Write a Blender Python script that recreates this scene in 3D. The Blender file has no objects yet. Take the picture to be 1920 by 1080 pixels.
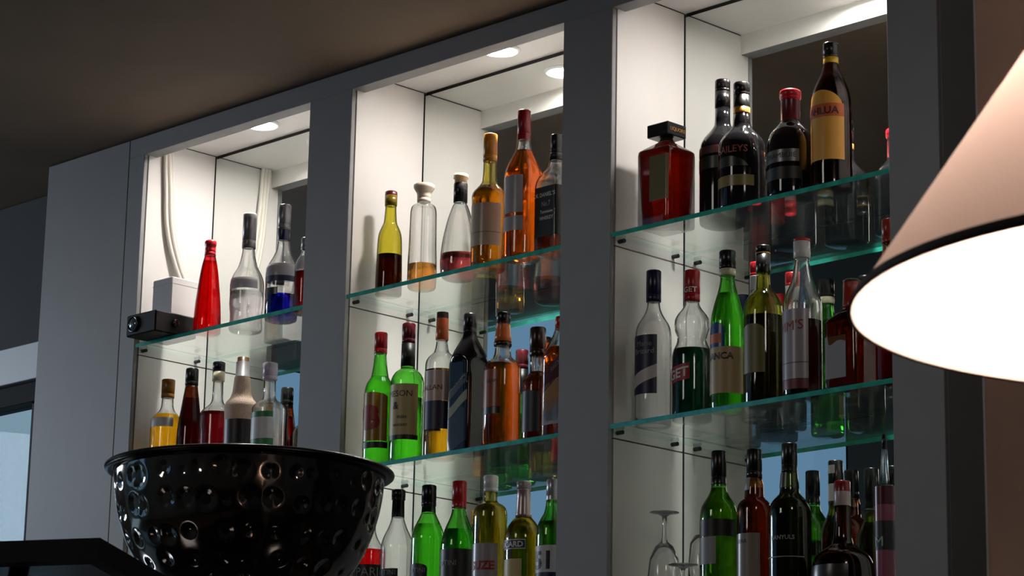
import bpy, bmesh, math, random
from mathutils import Vector, Matrix

# ------------------------------------------------------------------ camera, world, exposure
scene = bpy.context.scene
COL = scene.collection
Z0 = 2.04                       # height of the lower glass shelf above the floor
YAW, PIT, ROL = math.radians(45.3789), math.radians(13.8227), math.radians(1.1139)
CAM = Vector((4.1211, -3.5692, -0.9419 + Z0))
Fv = Vector((-math.sin(YAW) * math.cos(PIT), math.cos(YAW) * math.cos(PIT), math.sin(PIT)))
Rv = Vector((math.cos(YAW), math.sin(YAW), 0))
Uv = Rv.cross(Fv)
R2 = Rv * math.cos(ROL) + Uv * math.sin(ROL)
U2 = Uv * math.cos(ROL) - Rv * math.sin(ROL)
cd = bpy.data.cameras.new('camera')
cd.sensor_fit = 'HORIZONTAL'; cd.sensor_width = 36.0; cd.lens = 4935.0 * 36 / 1920
cd.clip_start = 0.05; cd.clip_end = 200
cd.dof.use_dof = True; cd.dof.focus_distance = 5.6; cd.dof.aperture_fstop = 42
cam = bpy.data.objects.new('camera', cd); COL.objects.link(cam)
cam.matrix_world = Matrix(((R2.x, U2.x, -Fv.x, CAM.x), (R2.y, U2.y, -Fv.y, CAM.y), (R2.z, U2.z, -Fv.z, CAM.z), (0, 0, 0, 1)))
scene.camera = cam

vs = scene.view_settings
scene.display_settings.display_device = 'sRGB'
vs.view_transform = 'Standard'; vs.look = 'None'; vs.exposure = 0.0; vs.gamma = 1.0; vs.use_curve_mapping = False
cy = scene.cycles
cy.use_denoising = True
cy.max_bounces = 20; cy.diffuse_bounces = 4; cy.glossy_bounces = 10; cy.transmission_bounces = 18; cy.transparent_max_bounces = 40
cy.sample_clamp_indirect = 12.0; cy.blur_glossy = 1.0
cy.caustics_reflective = True; cy.caustics_refractive = True

world = bpy.data.worlds.new('evening_sky'); scene.world = world
world.use_nodes = True
wn = world.node_tree
bg = wn.nodes['Background']; bg.inputs['Color'].default_value = (0.50, 0.76, 0.92, 1); bg.inputs['Strength'].default_value = 0.48

def area(name, loc, target, sx, sy, power, col):
    l = bpy.data.lights.new(name, 'AREA'); l.shape = 'RECTANGLE'; l.size = sx; l.size_y = sy; l.energy = power; l.color = col
    o = bpy.data.objects.new(name, l); COL.objects.link(o); o.location = loc
    o.rotation_euler = (Vector(target) - Vector(loc)).to_track_quat('-Z', 'Y').to_euler()
    return o
# fill lights added out of view: one cool from the left, two warm
area('added_left_fill', (-3.88, -1.25, 2.58), (-0.6, -0.2, 2.25), 1.2, 0.5, 36, (0.76, 0.87, 1.0))  # cool fill added along the unit, placed where the mirrors miss it
area('added_front_fill', (0.2, -4.5, 3.4), (0.0, 0, 2.1), 0.8, 0.8, 12, (1.0, 0.93, 0.86))  # weak fill added for the front faces and labels; no pendant hangs here
area('added_right_fill', (2.9, -1.3, 2.8), (1.5, 0, 2.0), 0.3, 0.3, 2.6, (1.0, 0.90, 0.80))  # weak fill added for the return panel at the right end

# ------------------------------------------------------------------ helpers
def lin(r, g, b):
    f = lambda c: (c / 255 / 12.92) if c <= 10 else ((c / 255 + 0.055) / 1.055) ** 2.4
    return (f(r), f(g), f(b))
MATS = {}
def new_mat(name):
    m = bpy.data.materials.new(name); m.use_nodes = True; MATS[name] = m
    nt = m.node_tree; nt.nodes.clear()
    out = nt.nodes.new('ShaderNodeOutputMaterial')
    return m, nt, out
def P(name, col, rough=0.5, metal=0.0, spec=0.5, coat=0.0, noise=0.0, nscale=30.0, bump=0.0, stretch=(1, 1, 1), sub=None):
    m, nt, out = new_mat(name)
    p = nt.nodes.new('ShaderNodeBsdfPrincipled'); nt.links.new(p.outputs[0], out.inputs[0])
    p.inputs['Base Color'].default_value = (*col, 1); p.inputs['Roughness'].default_value = rough
    p.inputs['Metallic'].default_value = metal; p.inputs['Specular IOR Level'].default_value = spec
    p.inputs['Coat Weight'].default_value = coat; p.inputs['Coat Roughness'].default_value = 0.06
    if noise or bump:
        tc = nt.nodes.new('ShaderNodeTexCoord'); mp = nt.nodes.new('ShaderNodeMapping'); mp.inputs['Scale'].default_value = stretch
        nz = nt.nodes.new('ShaderNodeTexNoise'); nz.inputs['Scale'].default_value = nscale; nz.inputs['Detail'].default_value = 6
        nt.links.new(tc.outputs['Object'], mp.inputs[0]); nt.links.new(mp.outputs[0], nz.inputs['Vector'])
        if noise:
            rp = nt.nodes.new('ShaderNodeValToRGB')
            rp.color_ramp.elements[0].position = 0.3; rp.color_ramp.elements[1].position = 0.7
            rp.color_ramp.elements[0].color = (*[c * (1 - noise) for c in col], 1)
            rp.color_ramp.elements[1].color = (*[min(1, c * (1 + noise)) for c in col], 1)
            nt.links.new(nz.outputs['Fac'], rp.inputs[0]); nt.links.new(rp.outputs[0], p.inputs['Base Color'])
        if bump:
            bp = nt.nodes.new('ShaderNodeBump'); bp.inputs['Strength'].default_value = bump; bp.inputs['Distance'].default_value = 0.002
            nt.links.new(nz.outputs['Fac'], bp.inputs['Height']); nt.links.new(bp.outputs[0], p.inputs['Normal'])
    return m
def schlick(nt, base):
    lw = nt.nodes.new('ShaderNodeLayerWeight'); lw.inputs[0].default_value = 0.5
    pw = nt.nodes.new('ShaderNodeMath'); pw.operation = 'POWER'; pw.inputs[1].default_value = 5.0; nt.links.new(lw.outputs['Facing'], pw.inputs[0])
    fr = nt.nodes.new('ShaderNodeMath'); fr.operation = 'MULTIPLY_ADD'; fr.inputs[1].default_value = 0.9; fr.inputs[2].default_value = base; nt.links.new(pw.outputs[0], fr.inputs[0])
    return fr.outputs[0]
def glass(name, tint, ior=1.46, thru=0.18, rough=0.0, refl=0.05):
    # refracting glass with a clear share and a polished sheen; tint is per surface crossed
    m, nt, out = new_mat(name)
    g = nt.nodes.new('ShaderNodeBsdfRefraction'); g.inputs['Color'].default_value = (*tint, 1); g.inputs['IOR'].default_value = ior; g.inputs['Roughness'].default_value = rough
    t = nt.nodes.new('ShaderNodeBsdfTransparent'); t.inputs['Color'].default_value = (*tint, 1)
    s = nt.nodes.new('ShaderNodeBsdfGlossy'); s.inputs['Roughness'].default_value = 0.028
    mx = nt.nodes.new('ShaderNodeMixShader'); mx.inputs[0].default_value = thru
    nt.links.new(g.outputs[0], mx.inputs[1]); nt.links.new(t.outputs[0], mx.inputs[2])
    m2 = nt.nodes.new('ShaderNodeMixShader'); nt.links.new(schlick(nt, refl), m2.inputs[0])
    nt.links.new(mx.outputs[0], m2.inputs[1]); nt.links.new(s.outputs[0], m2.inputs[2]); nt.links.new(m2.outputs[0], out.inputs[0])
    return m
def pane(name, tint, refl=1.0, rough=0.0):
    # flat sheet of glass: straight through with a fresnel sheen
    m, nt, out = new_mat(name)
    t = nt.nodes.new('ShaderNodeBsdfTransparent'); t.inputs['Color'].default_value = (*tint, 1)
    g = nt.nodes.new('ShaderNodeBsdfGlossy'); g.inputs['Roughness'].default_value = rough; g.inputs['Color'].default_value = (refl, refl, refl, 1)
    mx = nt.nodes.new('ShaderNodeMixShader')
    nt.links.new(schlick(nt, 0.045), mx.inputs[0]); nt.links.new(t.outputs[0], mx.inputs[1]); nt.links.new(g.outputs[0], mx.inputs[2]); nt.links.new(mx.outputs[0], out.inputs[0])
    return m
def emit(name, col, s):
    m, nt, out = new_mat(name)
    e = nt.nodes.new('ShaderNodeEmission'); e.inputs[0].default_value = (*col, 1); e.inputs[1].default_value = s
    nt.links.new(e.outputs[0], out.inputs[0]); return m

P('grey_paint', (0.27, 0.27, 0.275), 0.55, noise=0.04, nscale=14, bump=0.05)
P('white_paint', (0.80, 0.775, 0.755), 0.45, noise=0.05, nscale=5, bump=0.04, stretch=(1, 1, .3))
P('dark_joint', (0.035, 0.032, 0.03), 0.8)
P('ceiling_paint', (0.22, 0.157, 0.105), 0.8, noise=0.12, nscale=3)
P('dark_wall', (0.028, 0.029, 0.031), 0.8, noise=0.1, nscale=6)
P('pillar_paint', (0.50, 0.39, 0.32), 0.7, noise=0.05, nscale=8, bump=0.1)
P('room_wall', (0.16, 0.15, 0.14), 0.8)
P('floor_wood', (0.07, 0.045, 0.03), 0.5, noise=0.3, nscale=4, stretch=(1, 8, 1))
P('mirror', (0.80, 0.84, 0.82), 0.0, metal=1.0)
pane('shelf_glass', (0.95, 0.985, 0.975), 1.0, 0.04)
pane('shelf_back_edge', (0.88, 0.96, 0.94), 1.0)
P('shelf_edge', (0.04, 0.47, 0.37), 0.12, spec=0.8, coat=0.5, noise=0.25, nscale=40)
pane('window_glass', (0.93, 0.95, 0.97), 0.08)
pane('hall_window_glass', (0.74, 0.84, 0.96), 0.6)
P('window_frame', (0.012, 0.013, 0.015), 0.7, spec=0.1)
P('casing_paint', (0.6, 0.65, 0.7), 0.5)
P('metal_peg', (0.05, 0.05, 0.05), 0.3, metal=0.6)
P('cable', (0.74, 0.70, 0.64), 0.5)
P('power_box', (0.44, 0.43, 0.43), 0.45)
P('black_plastic', (0.006, 0.006, 0.007), 0.55, spec=0.15)
P('black_gloss', (0.006, 0.006, 0.007), 0.12, coat=0.4)
P('lens_glass', (0.25, 0.34, 0.38), 0.05, metal=0.7)
P('hammered_steel', (0.36, 0.33, 0.31), 0.10, metal=1.0)
P('rim_steel', (0.09, 0.085, 0.08), 0.25, metal=1.0)
P('shade_trim', (0.05, 0.03, 0.03), 0.8)
P('lamp_brass', (0.30, 0.25, 0.2), 0.3, metal=1.0)
P('light_ring', (0.85, 0.85, 0.84), 0.3)
emit('downlight_glow', (1.0, 0.93, 0.87), 295)
emit('lamp_bulb', (1.0, 0.86, 0.74), 300)

# bottle glass (tint per surface) and liquids
glass('g_clear', (0.997, 0.998, 0.997)); glass('g_green', (0.60, 0.93, 0.50)); glass('g_olive', (0.90, 0.87, 0.45))
glass('g_oliveamber', (0.90, 0.86, 0.56)); glass('g_oliveglass', (0.80, 0.80, 0.38)); glass('g_brownamber', (0.80, 0.56, 0.33))
glass('g_brownglass', (0.55, 0.33, 0.22)); glass('g_darkolive', (0.52, 0.55, 0.28)); glass('g_redglass', (0.97, 0.38, 0.44)); glass('g_palewhite', (0.93, 0.97, 0.97), rough=0.2)
P('g_darkglass', (0.006, 0.006, 0.007), 0.06, spec=0.4, coat=0.0)
P('g_straw', (0.66, 0.47, 0.36), 0.7, noise=0.22, nscale=420, bump=0.7)
LQ = dict(maroonliq=(0.16, 0.02, 0.02), amberliq=(0.95, 0.60, 0.25), roseliq=(0.72, 0.28, 0.30), orangeliq=(0.95, 0.38, 0.06), roseamber=(0.85, 0.4, 0.25),
          greenliq=(0.75, 0.95, 0.55), goldliq=(0.95, 0.66, 0.10), darkamber=(0.60, 0.17, 0.03), redliq=(0.88, 0.02, 0.05), greenliqdark=(0.4, 0.7, 0.3),
          oliveliq=(0.72, 0.66, 0.18), cognacliq=(0.36, 0.05, 0.01), brownliq=(0.40, 0.13, 0.06), darkgreenliq=(0.01, 0.16, 0.11), darkoliveliq=(0.22, 0.2, 0.03),
          darkbrownliq=(0.12, 0.05, 0.04), orangebrown=(0.75, 0.33, 0.09), redamber=(0.8, 0.14, 0.06), oliveliqdark=(0.35, 0.33, 0.1), redbrown=(0.5, 0.09, 0.05),
          waterliq=(0.97, 0.95, 0.97), blueliq=(0.04, 0.10, 0.80), maroonliq2=(0.45, 0.05, 0.08))
for k_, v_ in LQ.items(): glass('q_' + k_, v_, ior=1.35, thru=0.10, refl=0.015)
FLAT = dict(maroon=(92, 22, 34), olivecap=(120, 100, 20), cream=(225, 208, 190), corkpale=(222, 190, 150), black=(14, 14, 15), ochre=(176, 112, 28), peach=(176, 158, 142),
            brownprint=(110, 90, 75), darkred=(122, 16, 22), lilac=(164, 158, 166), blackribbed=(30, 30, 30), blacklabel=(22, 22, 24), white=(220, 220, 215), greyprint=(150, 148, 145),
            redcap=(165, 20, 28), mustard=(150, 118, 22), redprint=(150, 12, 10), creamlabel=(196, 178, 122), blackprint=(22, 20, 20), brownblack=(40, 16, 12), copper=(196, 96, 34),
            pinkwhite=(205, 180, 172), navylabel=(26, 32, 66), midnight=(19, 26, 40), greystripe=(150, 150, 126), rust=(150, 72, 26), darkgreen=(40, 48, 34), bluelabel=(34, 42, 52),
            maroonlabel=(104, 26, 40), peachlabel=(214, 158, 104), blackcapsule=(17, 17, 17), whitecap=(205, 203, 205), greycap=(140, 128, 134), silverpink=(170, 152, 152), whitelabel=(205, 203, 205),
            whiteprint=(225, 225, 225), silver=(176, 172, 176), navyprint=(20, 24, 48), bronze=(70, 60, 48), khaki=(112, 104, 74), darkredlabel=(80, 28, 28), goldband=(190, 140, 70), olivegold=(130, 118, 70),
            redprintdim=(150, 60, 50), waxred=(200, 16, 36), silverdark=(120, 118, 120), yellowband=(190, 150, 20), yellowlabel=(222, 160, 62), orangeprint=(196, 92, 36), redblackprint=(70, 14, 10),
            navycap=(20, 20, 58), creamband=(206, 198, 168), azure=(36, 74, 130), tanlabel=(178, 156, 112), redlabel=(160, 20, 36), olivelabel=(104, 98, 50), greylabel=(150, 148, 152), greywarm=(146, 138, 128),
            rustcap=(150, 44, 26), blackgrey=(52, 52, 52), whiteband=(176, 158, 156), wine=(80, 22, 34), mauve=(140, 76, 96), mintprint=(150, 190, 170), redcapgloss=(176, 14, 26), silvergrey=(158, 156, 160),
            woodcap=(148, 98, 38), corkbrown=(120, 86, 50), lilaccap=(176, 166, 182), greenlabel=(40, 120, 70))
METALLIC = {'silver', 'silverdark', 'silverpink', 'goldband', 'bronze'}
for k_, v_ in FLAT.items(): P('f_' + k_, lin(*v_), 0.28 if k_ in METALLIC else 0.42 if ('label' in k_ or 'print' in k_) else 0.27, metal=0.5 if k_ in METALLIC else 0.0)

def link(o, parent=None):
    COL.objects.link(o)
    if parent: o.parent = parent
    return o
def empty(name, loc, label=None, cat=None, group=None):
    o = bpy.data.objects.new(name, None); o.location = loc; o.empty_display_size = 0.05; COL.objects.link(o)
    tag(o, label, cat, group); return o
def tag(o, label=None, cat=None, group=None, kind=None):
    if label: o['label'] = label
    if cat: o['category'] = cat
    if group: o['group'] = group
    if kind: o['kind'] = kind
    return o
def mesh_obj(name, verts, faces, mats, parent=None, smooth=False, mi=None, loc=None):
    me = bpy.data.meshes.new(name); me.from_pydata(verts, [], faces)
    for m in (mats if isinstance(mats, (list, tuple)) else [mats]): me.materials.append(MATS[m])
    if mi: me.polygons.foreach_set('material_index', mi)
    if smooth: me.polygons.foreach_set('use_smooth', [True] * len(me.polygons))
    me.update()
    o = bpy.data.objects.new(name, me)
    if loc is not None: o.location = loc
    return link(o, parent)
def box(name, lo, hi, mat, parent=None, bevel=0.0015, loc=None):
    lo = [min(a, b) for a, b in zip(lo, hi)] if False else lo
    bm = bmesh.new()
    bmesh.ops.create_cube(bm, size=1.0)
    c = [(a + b) / 2 for a, b in zip(lo, hi)]; s = [abs(b - a) for a, b in zip(lo, hi)]
    for v in bm.verts: v.co = Vector([c[i] + v.co[i] * s[i] for i in range(3)])
    if bevel and min(s) > bevel * 2.5: bmesh.ops.bevel(bm, geom=list(bm.edges), offset=bevel, segments=1, affect='EDGES')
    me = bpy.data.meshes.new(name); bm.to_mesh(me); bm.free(); me.materials.append(MATS[mat])
    o = bpy.data.objects.new(name, me)
    if loc is not None: o.location = loc
    return link(o, parent)
def lathe(name, prof, mat, parent=None, seg=40, closed=True, loc=None, smooth=True):
    vs_, fs = [], []
    n = len(prof)
    for r, z in prof:
        for i in range(seg):
            a = 2 * math.pi * i / seg; vs_.append((r * math.cos(a), r * math.sin(a), z))
    for j in range(n - 1):
        for i in range(seg):
            a, b_ = j * seg + i, j * seg + (i + 1) % seg
            fs.append((a, b_, b_ + seg, a + seg))
    if closed:
        fs.append(tuple(range(seg))[::-1]); fs.append(tuple((n - 1) * seg + i for i in range(seg)))
    o = mesh_obj(name, vs_, fs, mat, parent, smooth, loc=loc)
    return o
def tube(name, pts, rad, mat, parent=None, seg=10):
    cu = bpy.data.curves.new(name, 'CURVE'); cu.dimensions = '3D'; cu.bevel_depth = rad; cu.bevel_resolution = 3; cu.use_fill_caps = True
    sp = cu.splines.new('BEZIER'); sp.bezier_points.add(len(pts) - 1)
    for bp, p in zip(sp.bezier_points, pts): bp.co = p; bp.handle_left_type = bp.handle_right_type = 'AUTO'
    tmp = bpy.data.objects.new('tmp_curve', cu); COL.objects.link(tmp)
    dg = bpy.context.evaluated_depsgraph_get(); me = bpy.data.meshes.new_from_object(tmp.evaluated_get(dg)); me.name = name
    bpy.data.objects.remove(tmp); bpy.data.curves.remove(cu)
    me.materials.clear(); me.materials.append(MATS[mat])
    return link(bpy.data.objects.new(name, me), parent)
BOTTLES = [
 {'l':'olive green bottle half full of dark liquid beside the niche side wall','x':0.0584,'y':0.07,'z':0.375,'p':[(0.0101,0.2316),(0.0127,0.23),(0.0133,0.222),(0.0127,0.1985),(0.012,0.1952),(0.0133,0.1738),(0.0149,0.1601),(0.0197,0.1491),(0.0239,0.1381),(0.026,0.1244),(0.0274,0.0862),(0.0287,0.0318)],'rb':0.0279,'g':'olive','c':[(0.2316,0.2217,'maroon',{}),(0.2217,0.1985,'olivecap',{})],'q':(0.0889,'maroonliq')},
 {'l':'clear decanter with a flared cream stopper and a little amber liquid','x':0.1516,'y':0.08,'z':0.375,'p':[(0.0184,0.232),(0.0221,0.2298),(0.0226,0.2249),(0.0189,0.2175),(0.0152,0.2121),(0.0142,0.2066),(0.0137,0.1911),(0.0147,0.1889),(0.0216,0.1854),(0.0263,0.1794),(0.0284,0.1644),(0.0294,0.0993),(0.031,0.0562),(0.031,0.0185)],'rb':0.025,'g':'clear','c':[(0.232,0.1911,'cream',{})],'q':(0.054,'amberliq')},
 {'l':'clear bulbous bottle with black capsule and pale cork top','x':0.2698,'y':0.075,'z':0.375,'p':[(0.0137,0.2295),(0.0152,0.2276),(0.0155,0.2204),(0.0124,0.2185),(0.013,0.2101),(0.0143,0.2085),(0.0143,0.1682),(0.013,0.166),(0.0161,0.1612),(0.0255,0.1329),(0.0329,0.1009),(0.0379,0.069),(0.0397,0.0372),(0.0385,0.0181),(0.0348,0.0054)],'rb':0.0217,'g':'clear','c':[(0.2295,0.2101,'corkpale',{}),(0.2101,0.1682,'black',{})],'q':(0.0546,'roseliq')},
 {'l':'amber bottle with ochre capsule and pale paper label','x':0.374,'y':0.058,'z':0.375,'p':[(0.0127,0.292),(0.0141,0.2904),(0.0144,0.2328),(0.0137,0.2305),(0.0155,0.1916),(0.0199,0.1824),(0.0265,0.1745),(0.0331,0.1665),(0.0359,0.1573),(0.0359,0.0552),(0.0353,0.0045)],'rb':0.0331,'g':'oliveamber','c':[(0.292,0.2328,'ochre',{})],'q':(0.1779,'amberliq'),'L':[(-3.108,-0.034,0.1368,0.0473,'peach',{}),(-3.12,-0.021,0.0755,0.074,'brownprint',{'o':1})]},
 {'l':'cognac bottle with dark red capsule and split lilac label','x':0.4852,'y':0.045,'z':0.375,'p':[(0.0114,0.3171),(0.0134,0.3151),(0.0137,0.2532),(0.0135,0.2509),(0.0158,0.2351),(0.0201,0.2238),(0.0288,0.2068),(0.0359,0.1899),(0.0381,0.1731),(0.0381,0.0111)],'rb':0.0337,'g':'clear','c':[(0.3171,0.2526,'darkred',{})],'q':(0.2306,'orangeliq'),'L':[(-2.348,-0.794,0.1708,0.0924,'lilac',{}),(-2.376,-0.765,0.0857,0.0556,'lilac',{})]},
 {'l':'square whiskey bottle with black label and white lettering by the pilaster','x':0.5637,'y':0.06,'z':0.375,'p':[(0.0108,0.2523),(0.0118,0.2508),(0.012,0.2137),(0.0129,0.2115),(0.014,0.1981),(0.0161,0.1869),(0.0215,0.1779),(0.029,0.169),(0.0366,0.1601),(0.0409,0.1501),(0.0425,0.1423)],'rb':0.0398,'g':'clear','c':[(0.2523,0.2137,'black',{}),(0.2137,0.1981,'blackribbed',{})],'q':(0.0448,'roseamber'),'L':[(-2.828,-0.314,0.1378,0.0348,'blacklabel',{})],'T':[("JACK DANIEL'S",-0.826,0.1211,0.0086,'white',{'arch':1}),('No.7',-1.101,0.1023,0.0108,'greyprint',{}),('Tennessee',-0.94,0.0857,0.007,'white',{}),('WHISKEY',-0.91,0.0724,0.0075,'white',{})],'sq':0.1467},
 {'l':'green bottle with red screw cap and olive yellow label','x':0.0785,'y':0.036,'z':0.0,'p':[(0.012,0.2858),(0.0134,0.2833),(0.0134,0.2413),(0.0127,0.2398),(0.0149,0.2153),(0.017,0.2008),(0.0191,0.19),(0.0233,0.1828),(0.0276,0.1757),(0.0304,0.1649),(0.0318,0.1541),(0.0318,0.0292)],'rb':0.0297,'g':'green','c':[(0.2858,0.2405,'redcap',{})],'q':(0.19,'greenliq'),'L':[(-3.006,-0.136,0.1534,0.0498,'mustard',{'arch':0.25}),(-3.08,-0.062,0.0477,0.0346,'blacklabel',{})],'T':[('J&B',-0.703,0.1011,0.0481,'redprint',{'b':0.055})]},
 {'l':'green whiskey bottle with maroon cap and cream label','x':0.1548,'y':0.045,'z':0.0,'p':[(0.0119,0.2958),(0.0137,0.2937),(0.0137,0.2534),(0.014,0.252),(0.0147,0.2026),(0.0175,0.1972),(0.0246,0.1918),(0.0288,0.1865),(0.0326,0.1794),(0.0347,0.1687),(0.0347,0.0217)],'rb':0.0323,'g':'green','c':[(0.2958,0.2534,'maroon',{}),(0.252,0.2026,'blacklabel',{})],'q':(0.1349,'greenliq'),'L':[(-3.094,-0.047,0.1615,0.0541,'creamlabel',{}),(-3.158,0.017,0.0549,0.0443,'blacklabel',{})],'T':[('JAMESON',-0.404,0.1413,0.0133,'blackprint',{'arch':1}),('&',-1.263,0.1164,0.0161,'blackprint',{}),('IRISH',-0.762,0.0916,0.0063,'blackprint',{}),('WHISKEY',-0.678,0.0746,0.0056,'blackprint',{})]},
 {'l':'clear whisky bottle with orange capsule and white over navy label','x':0.2406,'y':0.06,'z':0.0,'p':[(0.0118,0.3088),(0.0122,0.2963),(0.0132,0.2506),(0.0118,0.2492),(0.0139,0.2321),(0.0174,0.2233),(0.023,0.2179),(0.0278,0.2126),(0.0317,0.2055),(0.0334,0.1967),(0.0334,0.021)],'rb':0.0313,'g':'clear','c':[(0.3088,0.2956,'brownblack',{}),(0.2956,0.2499,'copper',{})],'q':(0.1854,'goldliq'),'L':[(-3.916,0.774,0.1818,0.1173,'pinkwhite',{}),(-3.916,0.774,0.1169,0.0587,'navylabel',{})],'T':[('MACALLAN',-0.629,0.1455,0.0111,'blackprint',{})]},
 {'l':'dark square whisky bottle with slanted grey stripe across its label','x':0.3233,'y':0.06,'z':0.0,'p':[(0.0117,0.2936),(0.0131,0.2915),(0.0138,0.2555),(0.0151,0.2466),(0.0186,0.2378),(0.0262,0.2238),(0.0337,0.2097),(0.0385,0.1957),(0.0406,0.1852),(0.0406,0.0183)],'rb':0.0385,'g':'darkglass','c':[(0.2936,0.2537,'black',{})],'L':[(-2.326,-0.815,0.1432,0.0252,'midnight',{'sl':0.42}),(-2.307,-0.834,0.1293,0.1084,'greystripe',{'sl':0.62,'o':1}),(-2.288,-0.853,0.1642,0.146,'blacklabel',{'sl':0.62,'o':1})],'T':[('BLACK LABEL',-0.961,0.1607,0.0059,'greyprint',{'sl':0.62})],'sq':0.1852},
 {'l':'round shouldered bottle of orange whiskey with black cap and orange band','x':0.4307,'y':0.05,'z':0.0,'p':[(0.0122,0.2777),(0.0139,0.2753),(0.0139,0.2537),(0.0135,0.2523),(0.0169,0.217),(0.0176,0.2163),(0.0176,0.2083),(0.0156,0.2073),(0.0169,0.1928),(0.019,0.1859),(0.0251,0.1796),(0.0318,0.1738),(0.0359,0.1669),(0.0376,0.1566),(0.0376,0.0044)],'rb':0.0339,'g':'clear','c':[(0.2777,0.253,'black',{}),(0.253,0.217,'copper',{}),(0.217,0.208,'black',{})],'q':(0.17,'orangeliq'),'L':[(-2.261,-0.88,0.1548,0.0787,'rust',{}),(-2.284,-0.857,0.078,0.0643,'darkgreen',{})],'T':[('BEAM',-1.026,0.1314,0.0075,'blackprint',{})]},
 {'l':'dark amber bottle with tall brown cap and black label','x':0.5347,'y':0.045,'z':0.0,'p':[(0.014,0.23),(0.0157,0.2276),(0.0157,0.1727),(0.0147,0.1717),(0.015,0.1398),(0.02,0.1323),(0.0253,0.1262),(0.0287,0.1177),(0.0287,0.005)],'rb':0.0267,'g':'clear','c':[(0.23,0.172,'brownblack',{})],'q':(0.1398,'darkamber'),'L':[(-2.546,-0.595,0.0985,0.0164,'bluelabel',{'arch':0.2})]},
 {'l':'square whisky bottle with slanted maroon label beside the pilaster','x':0.5954,'y':0.05,'z':0.0,'p':[(0.0113,0.2439),(0.0126,0.2418),(0.0132,0.2201),(0.0165,0.2082),(0.0218,0.1964),(0.0285,0.1828),(0.0344,0.1693),(0.0364,0.1525)],'rb':0.0344,'g':'clear','c':[(0.2439,0.2184,'redcap',{})],'q':(0.1795,'orangeliq'),'L':[(-2.527,-0.615,0.1659,0.1255,'maroonlabel',{'sl':0.62}),(-2.551,-0.591,0.1205,0.0652,'peachlabel',{'sl':0.3}),(-2.568,-0.573,0.0752,0.0251,'lilac',{})],'T':[('RED',-0.925,0.1474,0.0099,'greyprint',{'sl':0.62})],'sq':0.1457},
 {'l':'clear bitter bottle part full of red liquid with black label','x':0.0382,'y':0.058,'z':-0.375,'p':[(0.0107,0.3282),(0.0126,0.3264),(0.0126,0.2967),(0.0112,0.2956),(0.0123,0.2488),(0.0144,0.238),(0.0193,0.2273),(0.0257,0.2166),(0.03,0.2086),(0.031,0.2005),(0.031,0.0254)],'rb':0.031,'g':'clear','c':[(0.3282,0.2961,'ochre',{})],'q':(0.2064,'redliq'),'L':[(-3.313,0.172,0.1733,0.0888,'blacklabel',{})],'T':[('CAMPARI',-0.03,0.1584,0.0187,'greyprint',{})]},
 {'l':'clear vermouth bottle with black cap and sloping shoulders','x':0.1047,'y':0.075,'z':-0.375,'p':[(0.0117,0.3289),(0.0141,0.327),(0.0141,0.3074),(0.0122,0.3061),(0.0133,0.2708),(0.0133,0.2692),(0.0165,0.2579),(0.0218,0.2446),(0.0282,0.2313),(0.0324,0.2179),(0.0346,0.2046),(0.0346,0.0227)],'rb':0.0346,'g':'clear','c':[(0.3289,0.3066,'black',{}),(0.3066,0.2702,'blackcapsule',{})],'L':[(-2.484,-0.657,0.1606,0.0751,'blacklabel',{})],'T':[('MARTINI',-0.778,0.1529,0.0112,'greyprint',{})]},
 {'l':'green vermouth bottle with black cap and small black emblem label','x':0.1976,'y':0.075,'z':-0.375,'p':[(0.0126,0.3285),(0.0147,0.3264),(0.015,0.2856),(0.0137,0.284),(0.0147,0.2715),(0.0173,0.2649),(0.0221,0.2544),(0.0284,0.2412),(0.0326,0.228),(0.0347,0.2148),(0.0347,0.0167)],'rb':0.0347,'g':'green','c':[(0.3285,0.2848,'black',{}),(0.2848,0.2715,'blackcapsule',{})],'q':(0.2465,'greenliq'),'L':[(-2.389,-0.752,0.1634,0.0685,'blacklabel',{'arch':0.3})],'T':[('MARTINI',-0.838,0.1493,0.0105,'greyprint',{})]},
 {'l':'green vermouth bottle with red capsule and wide black label','x':0.2933,'y':0.07,'z':-0.375,'p':[(0.0119,0.3261),(0.0143,0.324),(0.0145,0.2712),(0.014,0.2701),(0.0161,0.2576),(0.0207,0.2446),(0.0264,0.2316),(0.0306,0.2186),(0.0342,0.2056),(0.0358,0.1849),(0.0358,0.0101)],'rb':0.0358,'g':'green','c':[(0.3261,0.2707,'redcap',{})],'q':(0.2264,'greenliqdark'),'L':[(-3.6,0.458,0.1843,0.0484,'blacklabel',{})],'T':[('MARTINI',-0.827,0.1559,0.0109,'greyprint',{})]},
 {'l':'yellow olive bottle with white cap and white label printed in red','x':0.3946,'y':0.06,'z':-0.375,'p':[(0.0123,0.3251),(0.0143,0.3233),(0.0143,0.2923),(0.0133,0.2913),(0.0138,0.2735),(0.0184,0.2691),(0.0256,0.265),(0.0307,0.2593),(0.0337,0.2491),(0.0342,0.2362)],'rb':0.0342,'g':'oliveamber','c':[(0.3251,0.2918,'whitecap',{})],'q':(0.2722,'oliveliq'),'L':[(-2.864,-0.278,0.185,0.0404,'lilac',{})],'T':[('SUZE',-0.492,0.1417,0.0169,'redprint',{'b':0.04})]},
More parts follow.
